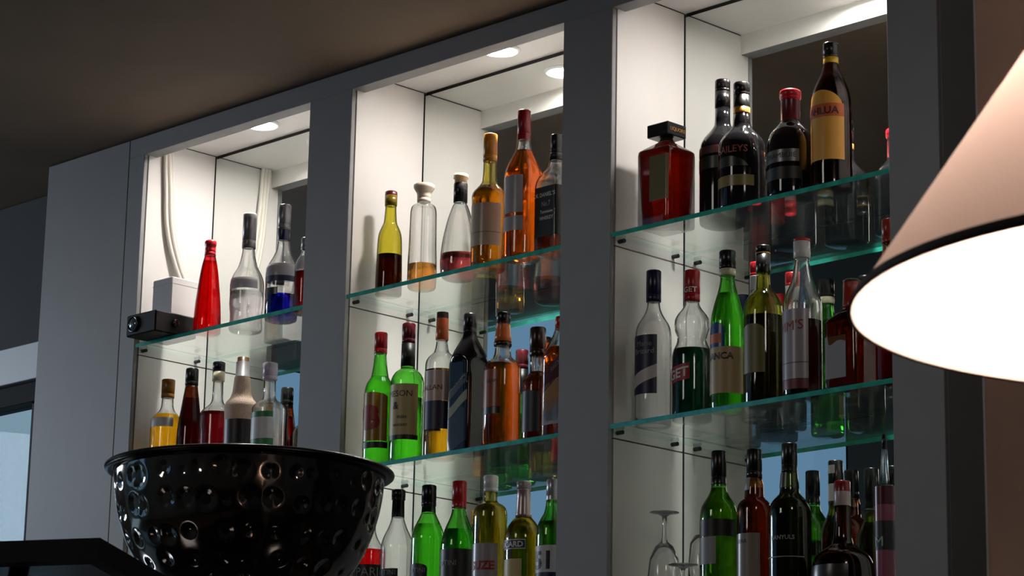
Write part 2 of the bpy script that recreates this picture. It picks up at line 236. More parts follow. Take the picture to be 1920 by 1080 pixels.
 {'l':'olive green anise bottle with tall silver capsule and small dark label','x':0.4932,'y':0.055,'z':-0.375,'p':[(0.0126,0.3023),(0.0144,0.3002),(0.0141,0.287),(0.0126,0.2845),(0.0151,0.2362),(0.0161,0.2307),(0.0201,0.2261),(0.0262,0.2185),(0.0317,0.2084),(0.0353,0.1958),(0.0363,0.1857)],'rb':0.0363,'g':'oliveamber','c':[(0.3023,0.286,'greycap',{}),(0.286,0.2307,'silverpink',{})],'q':(0.2261,'oliveliq'),'L':[(-2.491,-0.651,0.1832,0.1641,'whitelabel',{}),(-2.463,-0.679,0.1812,0.1661,'navylabel',{'o':1}),(-2.298,-0.844,0.145,0.0206,'creamlabel',{})],'T':[('RICARD',-0.776,0.1736,0.0111,'whiteprint',{'o':2,'b':0.035})]},
 {'l':'green anise bottle with white numbered label beside the pilaster','x':0.5784,'y':0.05,'z':-0.375,'p':[(0.0109,0.2963),(0.0124,0.2945),(0.0129,0.2624),(0.0144,0.2423),(0.0174,0.2298),(0.0229,0.2198),(0.0284,0.2073),(0.0308,0.1949),(0.0318,0.1824)],'rb':0.0318,'g':'green','c':[(0.2963,0.2549,'silver',{})],'q':(0.2123,'oliveliq'),'L':[(-2.58,-0.561,0.164,0.1117,'whitelabel',{}),(-2.614,-0.528,0.1117,0.0267,'navylabel',{})],'T':[('51',-0.672,0.1362,0.0348,'navyprint',{'b':0.03})]},
 {'l':'amber square flask with broad black block stopper','x':0.8635,'y':0.057,'z':0.375,'p':[(0.0124,0.1811),(0.0145,0.1757),(0.0176,0.1735),(0.0516,0.1553),(0.0542,0.152),(0.0552,0.1456)],'rb':0.0527,'g':'clear','c':[(0.2047,0.1746,'bronze',{})],'q':(0.1703,'cognacliq'),'L':[(-1.721,-0.77,0.1381,0.0485,'khaki',{})],'sq':0.1746},
 {'l':'black cream liqueur bottle standing behind its twin','x':0.9637,'y':0.106,'z':0.375,'p':[(0.0125,0.291),(0.0144,0.2885),(0.0148,0.2093),(0.0172,0.1971),(0.0258,0.1849),(0.0359,0.1728),(0.0421,0.1606),(0.0445,0.1444),(0.0445,0.0119)],'rb':0.0414,'g':'darkglass','c':[(0.291,0.2664,'black',{}),(0.2664,0.2346,'blackcapsule',{})],'L':[(-3.248,0.106,0.1493,0.1339,'darkredlabel',{}),(-2.985,-0.156,0.1283,0.1041,'darkgreen',{})]},
 {'l':'black cream liqueur bottle with gold neck band and dim red lettering','x':1.0547,'y':0.055,'z':0.375,'p':[(0.013,0.253),(0.0153,0.2506),(0.0157,0.2038),(0.0157,0.1922),(0.0164,0.1723),(0.0206,0.1623),(0.029,0.1524),(0.0374,0.1425),(0.0428,0.1306),(0.0443,0.1147)],'rb':0.0413,'g':'darkglass','c':[(0.253,0.2269,'black',{}),(0.2269,0.203,'blackcapsule',{}),(0.203,0.1918,'goldband',{})],'L':[(-2.528,-0.614,0.0989,0.0784,'darkgreen',{'arch':0.6}),(-2.807,-0.335,0.0614,0.0406,'olivegold',{})],'T':[('BAILEYS',-0.614,0.1123,0.0138,'redprintdim',{})]},
 {'l':'dark liqueur bottle with rounded red wax cap and silver strip','x':1.1747,'y':0.052,'z':0.375,'p':[(0.006,0.2136),(0.0121,0.2123),(0.0187,0.2092),(0.0199,0.2057),(0.0196,0.1962),(0.0178,0.1921),(0.0172,0.1899),(0.0175,0.1521),(0.0187,0.1489),(0.0229,0.1426),(0.029,0.1363),(0.0356,0.1285),(0.041,0.1159),(0.0437,0.1003),(0.0437,0.0161)],'rb':0.0416,'g':'darkglass','c':[(0.2136,0.1908,'waxred',{}),(0.1908,0.1511,'maroon',{})],'L':[(-2.614,-0.528,0.0865,0.0628,'silverdark',{}),(-2.714,-0.427,0.0534,0.0301,'blacklabel',{})],'T':[('DRAMBUIE',-0.643,0.0753,0.0103,'blackprint',{})]},
 {'l':'tall brown liqueur bottle with black cap and arched yellow label','x':1.264,'y':0.06,'z':0.375,'p':[(0.0126,0.2839),(0.0141,0.2817),(0.0141,0.2562),(0.0135,0.2556),(0.0138,0.2446),(0.0138,0.2414),(0.0156,0.2336),(0.0197,0.2226),(0.0263,0.2085),(0.0323,0.1929),(0.0359,0.1741),(0.0371,0.1523),(0.0371,0.0163)],'rb':0.0347,'g':'brownglass','c':[(0.2839,0.2556,'black',{}),(0.2556,0.2443,'yellowband',{})],'q':(0.221,'brownliq'),'L':[(-2.891,-0.25,0.186,0.0526,'yellowlabel',{'arch':0.9}),(-2.881,-0.261,0.1586,0.1337,'orangeprint',{'o':1})],'T':[('KAHLUA',-0.564,0.1455,0.0138,'redblackprint',{'o':2,'b':0.03})]},
 {'l':'clear bottle with navy cap and navy label crossed by a white band','x':0.8116,'y':0.08,'z':0.0,'p':[(0.0126,0.3074),(0.0142,0.3054),(0.0142,0.2453),(0.012,0.244),(0.0132,0.234),(0.017,0.2227),(0.0233,0.2114),(0.0302,0.2002),(0.034,0.1874),(0.0352,0.1745),(0.0352,0.0187)],'rb':0.0327,'g':'clear','c':[(0.3074,0.2446,'navycap',{})],'L':[(-2.504,-0.638,0.1745,0.0598,'navylabel',{}),(-2.504,-0.638,0.117,0.0922,'whitelabel',{'sl':0.38,'o':1})],'T':[('Marie',-0.916,0.1579,0.0107,'greyprint',{}),('Brizard',-0.788,0.1432,0.0107,'greyprint',{})]},
 {'l':'clear waisted bottle of green liqueur with red cap and red label','x':0.9054,'y':0.085,'z':0.0,'p':[(0.013,0.2931),(0.0149,0.2912),(0.0149,0.233),(0.0137,0.2314),(0.0155,0.2235),(0.0205,0.2155),(0.0279,0.206),(0.0329,0.1949),(0.0335,0.1806),(0.0298,0.168),(0.0279,0.1585),(0.0298,0.149),(0.0348,0.1379),(0.0379,0.1237),(0.0379,0.0203)],'rb':0.0354,'g':'clear','c':[(0.2931,0.2321,'redcap',{})],'q':(0.1379,'darkgreenliq'),'L':[(-2.245,-0.958,0.1074,0.076,'redlabel',{'sl':0.15})],'T':[('GET',-1.024,0.0916,0.0186,'whiteprint',{'sl':0.15,'b':0.03}),('GET',-0.24,0.2538,0.0106,'whiteprint',{})]},
 {'l':'bright green bitter bottle with black cap and tan label','x':1.0109,'y':0.065,'z':0.0,'p':[(0.0134,0.3095),(0.0153,0.3076),(0.0153,0.2739),(0.0153,0.2614),(0.0134,0.2601),(0.0147,0.2457),(0.0183,0.23),(0.0238,0.2112),(0.0293,0.1894),(0.0318,0.1707),(0.0324,0.1458),(0.0324,0.0223)],'rb':0.0299,'g':'green','c':[(0.3095,0.2739,'black',{}),(0.2739,0.261,'creamband',{})],'q':(0.2269,'greenliq'),'L':[(-2.259,-1.027,0.1676,0.1204,'azure',{'arch':0.8}),(-2.259,-1.253,0.1458,0.1278,'orangeprint',{'o':1}),(-3.317,0.176,0.1204,0.033,'tanlabel',{})],'T':[('BRANCA',-0.54,0.1033,0.0128,'blackprint',{'b':0.03})]},
 {'l':'yellow green liqueur bottle with black capsule and dim olive label','x':1.1011,'y':0.06,'z':0.0,'p':[(0.012,0.3031),(0.0132,0.3012),(0.0132,0.2519),(0.012,0.2506),(0.0138,0.2219),(0.0157,0.2188),(0.0217,0.2126),(0.0277,0.2049),(0.0331,0.1941),(0.0355,0.1803),(0.0361,0.1618),(0.0361,0.0307)],'rb':0.0331,'g':'oliveglass','c':[(0.3031,0.2891,'black',{}),(0.2891,0.2872,'goldband',{}),(0.2872,0.2512,'blackcapsule',{})],'q':(0.168,'darkoliveliq'),'L':[(-2.342,-0.8,0.1496,0.058,'olivelabel',{'arch':0.5})]},
 {'l':'clear long necked bottle of brown liquid with white cap and white label','x':1.2008,'y':0.05,'z':0.0,'p':[(0.013,0.297),(0.0148,0.2958),(0.0148,0.2609),(0.013,0.2591),(0.0148,0.245),(0.0172,0.2298),(0.0201,0.2176),(0.0249,0.2055),(0.0302,0.1933),(0.0344,0.1812),(0.0358,0.1661),(0.0358,0.0249)],'rb':0.0332,'g':'clear','c':[(0.297,0.2909,'redcap',{}),(0.2909,0.2603,'whitecap',{})],'q':(0.1419,'darkbrownliq'),'L':[(-2.541,-0.6,0.1594,0.0315,'lilac',{}),(-2.536,-0.606,0.0614,0.0602,'blackprint',{'o':1}),(-2.544,-0.597,0.0309,0.013,'maroonlabel',{})],'T':[("PIMM'S",-0.828,0.1314,0.0184,'redprint',{'sl':0.1})]},
 {'l':'square brown bottle with sloped shoulders and red capsule','x':1.306,'y':0.06,'z':0.0,'p':[(0.0134,0.2048),(0.0157,0.203),(0.0163,0.1575),(0.0169,0.1516),(0.0192,0.1486),(0.0279,0.1426),(0.0372,0.1352),(0.0465,0.1278),(0.0494,0.1218),(0.0494,0.0184)],'rb':0.0465,'g':'brownamber','c':[(0.2048,0.1994,'bronze',{}),(0.1994,0.1522,'rustcap',{})],'q':(0.1486,'orangebrown'),'L':[(-2.307,-1.229,0.0975,0.0213,'greylabel',{})],'sq':0.1248},
 {'l':'tall amber red bottle half hidden behind the lampshade','x':1.3904,'y':0.06,'z':0.0,'p':[(0.0113,0.3013),(0.0132,0.2994),(0.0132,0.2593),(0.0123,0.2544),(0.0132,0.2156),(0.0189,0.1962),(0.0255,0.1768),(0.0274,0.1575),(0.0274,0.0092)],'rb':0.0255,'g':'brownamber','c':[(0.3013,0.2583,'rustcap',{})],'q':(0.1962,'redamber')},
 {'l':'red capped bottle in the back row behind the yellow green one','x':0.9999,'y':0.16,'z':0.0,'p':[(0.0101,0.3075),(0.0111,0.3054),(0.0111,0.2803),(0.0107,0.2793),(0.0107,0.2522),(0.0096,0.2501),(0.0106,0.2273),(0.0182,0.2065),(0.0263,0.1858),(0.0284,0.1652),(0.0284,0.0523)],'rb':0.0263,'g':'clear','c':[(0.3075,0.2803,'redcap',{}),(0.2803,0.2522,'whitecap',{})]},
 {'l':'green wine bottle with black capsule and dark band above white label','x':0.9807,'y':0.075,'z':-0.375,'p':[(0.0118,0.3095),(0.0133,0.3076),(0.0137,0.2476),(0.0137,0.2454),(0.0155,0.2351),(0.0205,0.2241),(0.0267,0.2148),(0.0317,0.2054),(0.0341,0.193),(0.0348,0.1805)],'rb':0.0348,'g':'green','c':[(0.3095,0.246,'blackcapsule',{})],'q':(0.2398,'oliveliq'),'L':[(-3.332,0.19,0.1787,0.1476,'blacklabel',{}),(-2.256,-1.011,0.1464,0.0963,'greylabel',{})]},
 {'l':'brown fortified wine bottle with black capsule and grey label','x':1.0701,'y':0.07,'z':-0.375,'p':[(0.0116,0.3019),(0.0132,0.3),(0.0141,0.2483),(0.0171,0.2359),(0.0178,0.2174),(0.019,0.2113),(0.0257,0.2051),(0.03,0.1974),(0.0318,0.1867)],'rb':0.0318,'g':'brownamber','c':[(0.3019,0.2483,'blackcapsule',{})],'q':(0.2298,'orangebrown'),'L':[(-2.399,-1.376,0.2483,0.2251,'greylabel',{'o':1}),(-2.578,-0.563,0.1444,-0.011,'greywarm',{})],'T':[('MADEIRA',-1.328,0.1303,0.0073,'blackprint',{})]},
 {'l':'large dark green wine bottle with black capsule and faint lettering','x':1.1604,'y':0.06,'z':-0.375,'p':[(0.0121,0.3007),(0.0136,0.2989),(0.0139,0.2506),(0.0145,0.2488),(0.0169,0.2251),(0.0187,0.2099),(0.0235,0.2038),(0.0314,0.1947),(0.0368,0.1826),(0.0383,0.1675)],'rb':0.0383,'g':'darkolive','c':[(0.3007,0.2494,'blackcapsule',{})],'q':(0.219,'oliveliqdark'),'L':[(-2.413,-1.197,0.2464,0.219,'blackgrey',{'o':1}),(-2.962,-0.179,0.0928,0.0913,'greyprint',{})],'T':[('BANYULS',-0.669,0.1265,0.0078,'greyprint',{})]},
 {'l':'round bodied liqueur bottle with red wax neck and white band','x':1.273,'y':0.068,'z':-0.375,'p':[(0.0122,0.2214),(0.0139,0.2197),(0.0139,0.203),(0.0141,0.2017),(0.0146,0.1772),(0.0141,0.1759),(0.0156,0.127),(0.0195,0.1099),(0.0268,0.1038),(0.0365,0.0978),(0.0475,0.088),(0.0536,0.0734),(0.056,0.054)],'rb':0.056,'g':'brownglass','c':[(0.2214,0.202,'darkred',{}),(0.202,0.1769,'whiteband',{})],'q':(0.1221,'redbrown'),'L':[(-2.394,-0.747,0.0686,0.0009,'blackgrey',{})]},
 {'l':'slim bottle with pink and black striped label and pale spout','x':1.3799,'y':0.05,'z':-0.375,'p':[(0.0034,0.289),(0.0043,0.2646),(0.0048,0.2634),(0.0086,0.2016),(0.0144,0.2004),(0.0178,0.1987),(0.0182,0.1968)],'rb':0.0182,'g':'palewhite','c':[(0.289,0.2634,'black',{})],'L':[(-3.964,0.823,0.1968,0.1649,'wine',{}),(-3.964,0.823,0.1649,0.1366,'mauve',{}),(-3.964,0.823,0.1366,0.0858,'blacklabel',{}),(-3.964,0.823,0.0858,-0.0087,'mauve',{})],'T':[('M',-1.079,0.1011,0.0178,'mintprint',{})]},
 {'l':'olive bottle in the back row with white stickered black cap','x':1.1866,'y':0.16,'z':-0.375,'p':[(0.0115,0.2802),(0.0133,0.2784),(0.0138,0.1911),(0.0145,0.1861),(0.0201,0.171),(0.0261,0.1559),(0.0281,0.1409)],'rb':0.0281,'g':'oliveglass','c':[(0.2802,0.2012,'blackcapsule',{})],'q':(0.1785,'oliveliqdark'),'L':[(-2.43,-1.032,0.2708,0.2556,'whitelabel',{'o':1}),(-2.43,-1.171,0.2366,0.205,'whitelabel',{'o':1})]},
 {'l':'red conical bottle beside the grey power box','x':-0.5352,'y':0.05,'z':0.375,'p':[(0.0087,0.2223),(0.0118,0.2207),(0.0133,0.2156),(0.0128,0.209),(0.0118,0.2075),(0.0133,0.1827),(0.0164,0.1695),(0.021,0.1432),(0.0256,0.1038),(0.0296,0.0646),(0.0317,0.0255),(0.0317,0.006)],'rb':0.0286,'g':'redglass','c':[(0.2223,0.1853,'redcapgloss',{})],'q':(0.1721,'redliq')},
 {'l':'clear bottle with tall silver capsule and grey label band','x':-0.4515,'y':0.095,'z':0.375,'p':[(0.0139,0.2795),(0.0155,0.2765),(0.0155,0.1972),(0.0139,0.1955),(0.018,0.1699),(0.0237,0.151),(0.0318,0.1364),(0.0367,0.1238),(0.0388,0.1092),(0.0392,0.0634),(0.0367,0.0384),(0.0384,0.0094)],'rb':0.0318,'g':'clear','c':[(0.2795,0.1972,'silverdark',{})],'q':(0.0925,'waterliq'),'L':[(-3.121,-0.02,0.1226,0.0967,'silvergrey',{})]},
 {'l':'clear bottle of blue liqueur with silver capsule and navy band','x':-0.3033,'y':0.075,'z':0.375,'p':[(0.012,0.269),(0.014,0.267),(0.014,0.209),(0.014,0.1863),(0.0132,0.185),(0.016,0.1636),(0.0224,0.1471),(0.0304,0.1328),(0.036,0.1204),(0.0372,0.1061)],'rb':0.032,'g':'clear','c':[(0.269,0.2098,'silverdark',{}),(0.2098,0.1858,'navycap',{})],'q':(0.059,'blueliq'),'L':[(-3.979,0.837,0.1274,0.0987,'silvergrey',{}),(-3.979,0.837,0.0987,0.0856,'navylabel',{}),(-2.198,-0.943,0.0713,0.055,'blackgrey',{})]},
 {'l':'red liqueur bottle half hidden by the pilaster','x':-0.2088,'y':0.065,'z':0.375,'p':[(0.0118,0.1734),(0.0133,0.1718),(0.0133,0.1454),(0.0118,0.1444),(0.0148,0.1327),(0.0207,0.1225),(0.0246,0.1124),(0.0261,0.0998)],'rb':0.0241,'g':'clear','c':[(0.1734,0.1449,'silverdark',{})],'q':(0.0947,'redliq'),'L':[(-3.064,-0.078,0.1302,0.0972,'silvergrey',{})]},
 {'l':'small clear bottle of yellow liqueur with wooden brown cap','x':-0.6811,'y':0.06,'z':0.0,'p':[(0.0139,0.2912),(0.0152,0.2897),(0.0149,0.2483),(0.0134,0.2467),(0.0141,0.2305),(0.0185,0.2174),(0.0278,0.207),(0.0344,0.1979),(0.0365,0.1888),(0.0365,0.1109)],'rb':0.0334,'g':'clear','c':[(0.2912,0.2475,'woodcap',{})],'q':(0.2075,'goldliq'),'L':[(-2.918,-0.223,0.1976,0.1757,'whitelabel',{})]},
 {'l':'black brown conical bottle beside the amber one','x':-0.6067,'y':0.07,'z':0.0,'p':[(0.0128,0.3089),(0.0143,0.3068),(0.0148,0.2693),(0.0158,0.2563),(0.0179,0.2433),(0.0214,0.2173),(0.0253,0.1914),(0.0281,0.1656),(0.0291,0.1398),(0.0291,0.0936)],'rb':0.0271,'g':'brownglass','c':[(0.3089,0.2693,'blackcapsule',{})],'q':(0.2381,'redbrown')},
 {'l':'clear bottle of maroon liqueur with black cap and cream band','x':-0.5153,'y':0.075,'z':0.0,'p':[(0.0121,0.3121),(0.0139,0.3105),(0.0139,0.2893),(0.0139,0.2677),(0.0116,0.2666),(0.0126,0.227),(0.0157,0.2167),(0.0228,0.209),(0.0303,0.2026),(0.0364,0.1949),(0.0389,0.1834),(0.0389,0.084)],'rb':0.0354,'g':'clear','c':[(0.3121,0.2891,'black',{}),(0.2891,0.2672,'creamband',{})],'q':(0.1937,'maroonliq2')},
 {'l':'straw wrapped bottle with silver foil neck and black label','x':-0.4163,'y':0.065,'z':0.0,'p':[(0.0125,0.3068),(0.013,0.2976),(0.015,0.2966),(0.0155,0.2629),(0.0175,0.2619),(0.0195,0.2431),(0.0215,0.2253),(0.0265,0.2126),(0.0339,0.2037),(0.0374,0.1924),(0.0364,0.162),(0.0349,0.0765)],'rb':0.0325,'g':'straw','c':[(0.3068,0.2971,'corkbrown',{}),(0.2971,0.2619,'silver',{})],'L':[(-3.192,0.05,0.1615,0.0765,'blacklabel',{})]},
 {'l':'clear spirit bottle with lilac cap and green edged white label','x':-0.319,'y':0.065,'z':0.0,'p':[(0.0148,0.2804),(0.016,0.2789),(0.016,0.2427),(0.0133,0.2411),(0.0143,0.205),(0.0187,0.1962),(0.0276,0.19),(0.0345,0.1837),(0.0375,0.175),(0.0375,0.0605)],'rb':0.0345,'g':'clear','c':[(0.2804,0.2417,'lilaccap',{})],'L':[(-2.709,-0.432,0.1662,0.1535,'greenlabel',{}),(-2.742,-0.399,0.1535,0.1057,'whitelabel',{}),(-2.779,-0.363,0.1057,0.0903,'greenlabel',{})]},
]

# ------------------------------------------------------------------ room
X1L, X1R, X2L, X2R, X3L, X3R = -0.7402, -0.1402, 0.0, 0.637, 0.7709, 1.4371
XA, XE = -1.131, 1.545
ZO, ZN, ZT = 0.8341 + Z0, 0.8763 + Z0, 0.8791 + Z0
D = 0.2125
S1, S2, S3 = Z0 + 0.375, Z0, Z0 - 0.375
WY = 0.15                       # face of the wall behind the shelving
def S(name, lo, hi, mat, bevel=0.0): return tag(box(name, lo, hi, mat, None, bevel), kind='structure')
S('floor', (-6, -7, -0.1), (6, 0.6, 0), 'floor_wood')
S('ceiling', (-6, -1.5, ZT + 0.004), (6, 0.6, ZT + 0.2), 'ceiling_paint')
S('ceiling_hall', (-6, -7, 4.9), (6, -1.3, 5.0), 'room_wall')
S('trim_1', (-6, -1.52, ZT + 0.004), (6, -1.5, 4.9), 'room_wall')
# back wall, left piece, has a window; the pieces leave its opening free
WX0, WX1 = -2.75, -1.36
S('wall_back', (-6, WY, 0), (WX0, 0.3, ZT), 'dark_wall')
S('wall_back_upper', (WX0, WY, Z0 + 0.40), (WX1, 0.3, ZT), 'dark_wall')
S('wall_back_lower', (WX0, WY, 0), (WX1, 0.3, 0.9), 'dark_wall')
S('wall_back_middle', (WX1, WY, 0), (XA + 0.02, 0.3, ZT), 'dark_wall')
S('wall_back_right', (XE - 0.02, WY, 0), (6, 0.3, ZT), 'dark_wall')
w = tag(bpy.data.objects.new('window_1', None), kind='structure'); COL.objects.link(w)
box('head_casing', (WX0 - .06, WY - 0.03, Z0 + 0.391), (XA + 0.0, WY, Z0 + 0.485), 'casing_paint', w)
box('frame', (WX0, WY - 0.012, Z0 + 0.338), (XA + 0.0, WY + 0.05, Z0 + 0.391), 'window_frame', w)
box('frame', (WX0, WY + 0.0, 0.9), (WX0 + 0.05, WY + 0.05, Z0 + 0.338), 'window_frame', w)
box('sill', (WX0, WY - 0.05, 0.88), (WX1, WY + 0.1, 0.93), 'casing_paint', w)
box('pane', (WX0 + 0.05, WY + 0.02, 0.93), (WX1, WY + 0.026, Z0 + 0.338), 'window_glass', w, 0)
# hall walls with the windows the mirrors pick up
def wall_with_hole(name, y0, y1, x0, x1, z0, z1, holes):
    # holes sorted by x; builds plain wall pieces around them
    cx = x0; n = 0
    for (hx0, hx1, hz0, hz1) in holes:
        S(name, (cx, y0, z0), (hx0, y1, z1), 'room_wall'); S(name + '_lower', (hx0, y0, z0), (hx1, y1, hz0), 'room_wall'); S(name + '_upper', (hx0, y0, hz1), (hx1, y1, z1), 'room_wall')
        cx = hx1
    S(name, (cx, y0, z0), (x1, y1, z1), 'room_wall')
holes = [(-10.4, -4.5, 2.2, 4.55), (-4.2, -2.89, 1.6, 3.62)]
wall_with_hole('wall_front', -5.2, -5.0, -11, 6, 0, 4.9, holes)
for n, (hx0, hx1, hz0, hz1) in enumerate(holes):
    w = tag(bpy.data.objects.new('window_%d' % (n + 2), None), kind='structure'); COL.objects.link(w)
    t = 0.05
    box('frame', (hx0, -5.13, hz0), (hx0 + t, -5.05, hz1), 'window_frame', w); box('frame', (hx1 - t, -5.13, hz0), (hx1, -5.05, hz1), 'window_frame', w)
    box('frame', (hx0 + t, -5.13, hz0), (hx1 - t, -5.05, hz0 + t), 'window_frame', w); box('frame', (hx0 + t, -5.13, hz1 - t), (hx1 - t, -5.05, hz1), 'window_frame', w)
    box('pane', (hx0 + t, -5.094, hz0 + t), (hx1 - t, -5.086, hz1 - t), 'hall_window_glass', w, 0)
# unseen short wall and high window, added to house the left fill light
S('wall_side', (-4.0, -2.05, 0), (-3.9, WY, 2.3), 'room_wall'); S('wall_side_upper', (-4.0, -2.05, 2.86), (-3.9, WY, ZT), 'room_wall')
S('wall_added_near', (-4.0, -2.05, 2.3), (-3.9, -1.88, 2.86), 'room_wall'); S('wall_added_far', (-4.0, -0.62, 2.3), (-3.9, WY, 2.86), 'room_wall')
w = tag(bpy.data.objects.new('window_4', None), kind='structure'); COL.objects.link(w)
box('frame', (-3.98, -1.88, 2.3), (-3.92, -1.84, 2.86), 'window_frame', w); box('frame', (-3.98, -0.66, 2.3), (-3.92, -0.62, 2.86), 'window_frame', w)
box('frame', (-3.98, -1.84, 2.3), (-3.92, -0.66, 2.34), 'window_frame', w); box('frame', (-3.98, -1.84, 2.82), (-3.92, -0.66, 2.86), 'window_frame', w)
box('pane', (-3.955, -1.84, 2.34), (-3.949, -0.66, 2.82), 'window_glass', w, 0)
S('wall_left', (-11.2, -5.2, 0), (-11, 0.3, 4.9), 'room_wall')
S('wall_right', (5.8, -5.2, 0), (6, 0.3, 4.9), 'room_wall')
S('wall_pillar', (3.097, -2.11, 0), (3.9, -1.91, 4.9), 'pillar_paint', 0.004)

# ------------------------------------------------------------------ shelving unit
unit = empty('shelving_unit', (0.2, 0.0, 0.0), 'long grey built-in back bar with three lit white niches and mirrored backs', 'shelving')
UO = Vector((0.2, 0, 0))
def ub(name, lo, hi, mat, bevel=0.001, parent=None):
    o = box(name, [a - b for a, b in zip(lo, UO)], [a - b for a, b in zip(hi, UO)], mat, unit if parent is None else parent, bevel)
    return o
T = 0.0365; PB = 0.011
ZB = S3 - 0.02
ub('end_panel', (XA, 0, 0), (X1L - 0.06, WY, ZT), 'grey_paint')
for a, b_ in ((X1L - 0.058, X1L), (X1R, X2L), (X2R, X3L), (X3R, XE)):
    ub('pilaster', (a, 0, ZB), (b_, PB, ZO), 'grey_paint')
    ub('carcass', (a + 0.006, PB, ZB), (b_ - 0.006, D + 0.012, ZT), 'dark_joint', 0)
ub('return_panel', (XE - 0.012, PB, ZB), (XE, WY, ZO), 'grey_paint', 0.0005)
ub('lintel', (X1L - 0.058, 0, ZO), (XE, T, ZT), 'grey_paint')
ub('base_front', (XA + 0.01, 0.002, 0.08), (XE, 0.02, ZB - 0.002), 'grey_paint')
ub('plinth', (XA + 0.02, 0.05, 0), (XE - 0.01, 0.12, 0.08), 'black_plastic')
ub('counter_board', (X1L - 0.05, 0.021, ZB - 0.002), (XE - 0.013, D + 0.012, ZB), 'white_paint', 0)
CUT = [S3 - 0.0, S2 - 0.0245, S1 - 0.0235, ZN]
for n, (a, b_) in enumerate(((X1L, X1R), (X2L, X2R), (X3L, X3R))):
    for k_ in range(3):
        g = 0.0014
        z0_, z1_ = CUT[k_] + (g if k_ else 0), CUT[k_ + 1] - g
        ub('side_panel', (a - 0.006, PB + 0.003, z0_), (a + 0.0005, D - 0.0015, z1_), 'white_paint', 0.0004)
        ub('side_panel', (b_ - 0.0005, PB + 0.003, z0_), (b_ + 0.006, D - 0.0015, z1_), 'white_paint', 0.0004)
    ub('niche_top', (a + 0.002, T + 0.001, ZN), (b_ - 0.002, D, ZN + 0.002), 'white_paint', 0)
    ub('niche_floor', (a + 0.0, PB, S3 - 0.018), (b_, D, S3), 'white_paint', 0)
    ub('mirror', (a + 0.0035, D, S3), (b_ - 0.0035, D + 0.006, ZN - 0.008), 'mirror', 0)
    ub('mirror_backing', (a, D + 0.006, S3), (b_, D + 0.010, ZN + 0.002), 'dark_joint', 0)
    # white paint on the lintel's inner face
    ub('lintel_lining', (a, T, ZO), (b_, T + 0.0008, ZN), 'white_paint', 0)

# ------------------------------------------------------------------ glass shelves on pegs
WHICH = ['left', 'middle', 'right']
def glass_shelf(n, lvl, a, b_, z):
    th = 0.009
    root = empty('glass_shelf', ((a + b_) / 2, 0.1, z - th), '%s clear glass shelf with green edge in the %s niche' % (lvl, WHICH[n]), 'shelf', 'glass shelves of the back bar')
    hw = (b_ - a) / 2 - 0.0015; y0, y1 = -0.1 + 0.002, D - 0.1 - 0.003
    e = 0.0022
    v = [(-hw, y0, 0), (hw, y0, 0), (hw, y1, 0), (-hw, y1, 0), (-hw, y0, th), (hw, y0, th), (hw, y1, th), (-hw, y1, th)]
    fs = [(3, 2, 1, 0), (4, 5, 6, 7), (0, 1, 5, 4), (1, 2, 6, 5), (2, 3, 7, 6), (3, 0, 4, 7)]
    mesh_obj('plate', v, fs, ['shelf_glass', 'shelf_edge', 'shelf_back_edge'], root, mi=[0, 0, 1, 2, 2, 2])
    for sx in (-1, 1):
        for yy in (y0 + 0.022, y1 - 0.03):
            bm = bmesh.new(); bmesh.ops.create_cone(bm, cap_ends=True, segments=14, radius1=0.0042, radius2=0.0042, depth=0.016)
            bmesh.ops.rotate(bm, verts=bm.verts, cent=(0, 0, 0), matrix=Matrix.Rotation(math.pi / 2, 3, 'Y'))
            bmesh.ops.translate(bm, verts=bm.verts, vec=(sx * (hw - 0.006), yy, -0.0044))
            me = bpy.data.meshes.new('peg'); bm.to_mesh(me); bm.free(); me.materials.append(MATS['metal_peg'])
            link(bpy.data.objects.new('peg', me), root)
for n, (a, b_) in enumerate(((X1L, X1R), (X2L, X2R), (X3L, X3R))):
    glass_shelf(n, 'upper', a, b_, S1); glass_shelf(n, 'lower', a, b_, S2)

# ------------------------------------------------------------------ niche downlights
for n, xx in enumerate((-0.451, 0.337, 1.115)):
    root = empty('downlight', (xx, 0.117, ZN), 'round white recessed spotlight in the top of the %s niche' % WHICH[n], 'light', 'niche spotlights')
    lathe('ring', [(0.033, 0.0), (0.043, 0.0), (0.044, -0.002), (0.041, -0.005), (0.034, -0.005), (0.033, 0.0)], 'light_ring', root, 32, closed=False)
    lathe('lens', [(0.0328, 0.0), (0.0328, -0.0012), (0.028, -0.0025), (0.008, -0.0032)], 'downlight_glow', root, 32)
    l = bpy.data.lights.new('spot_beam', 'AREA'); l.shape = 'DISK'; l.size = 0.04; l.energy = (1.6, 3.5, 2.8)[n]; l.color = (1.0, 0.93, 0.87); l.spread = math.radians(66)
    o = bpy.data.objects.new('spot_beam', l); COL.objects.link(o); o.parent = root; o.location = (0, 0, -0.0042)

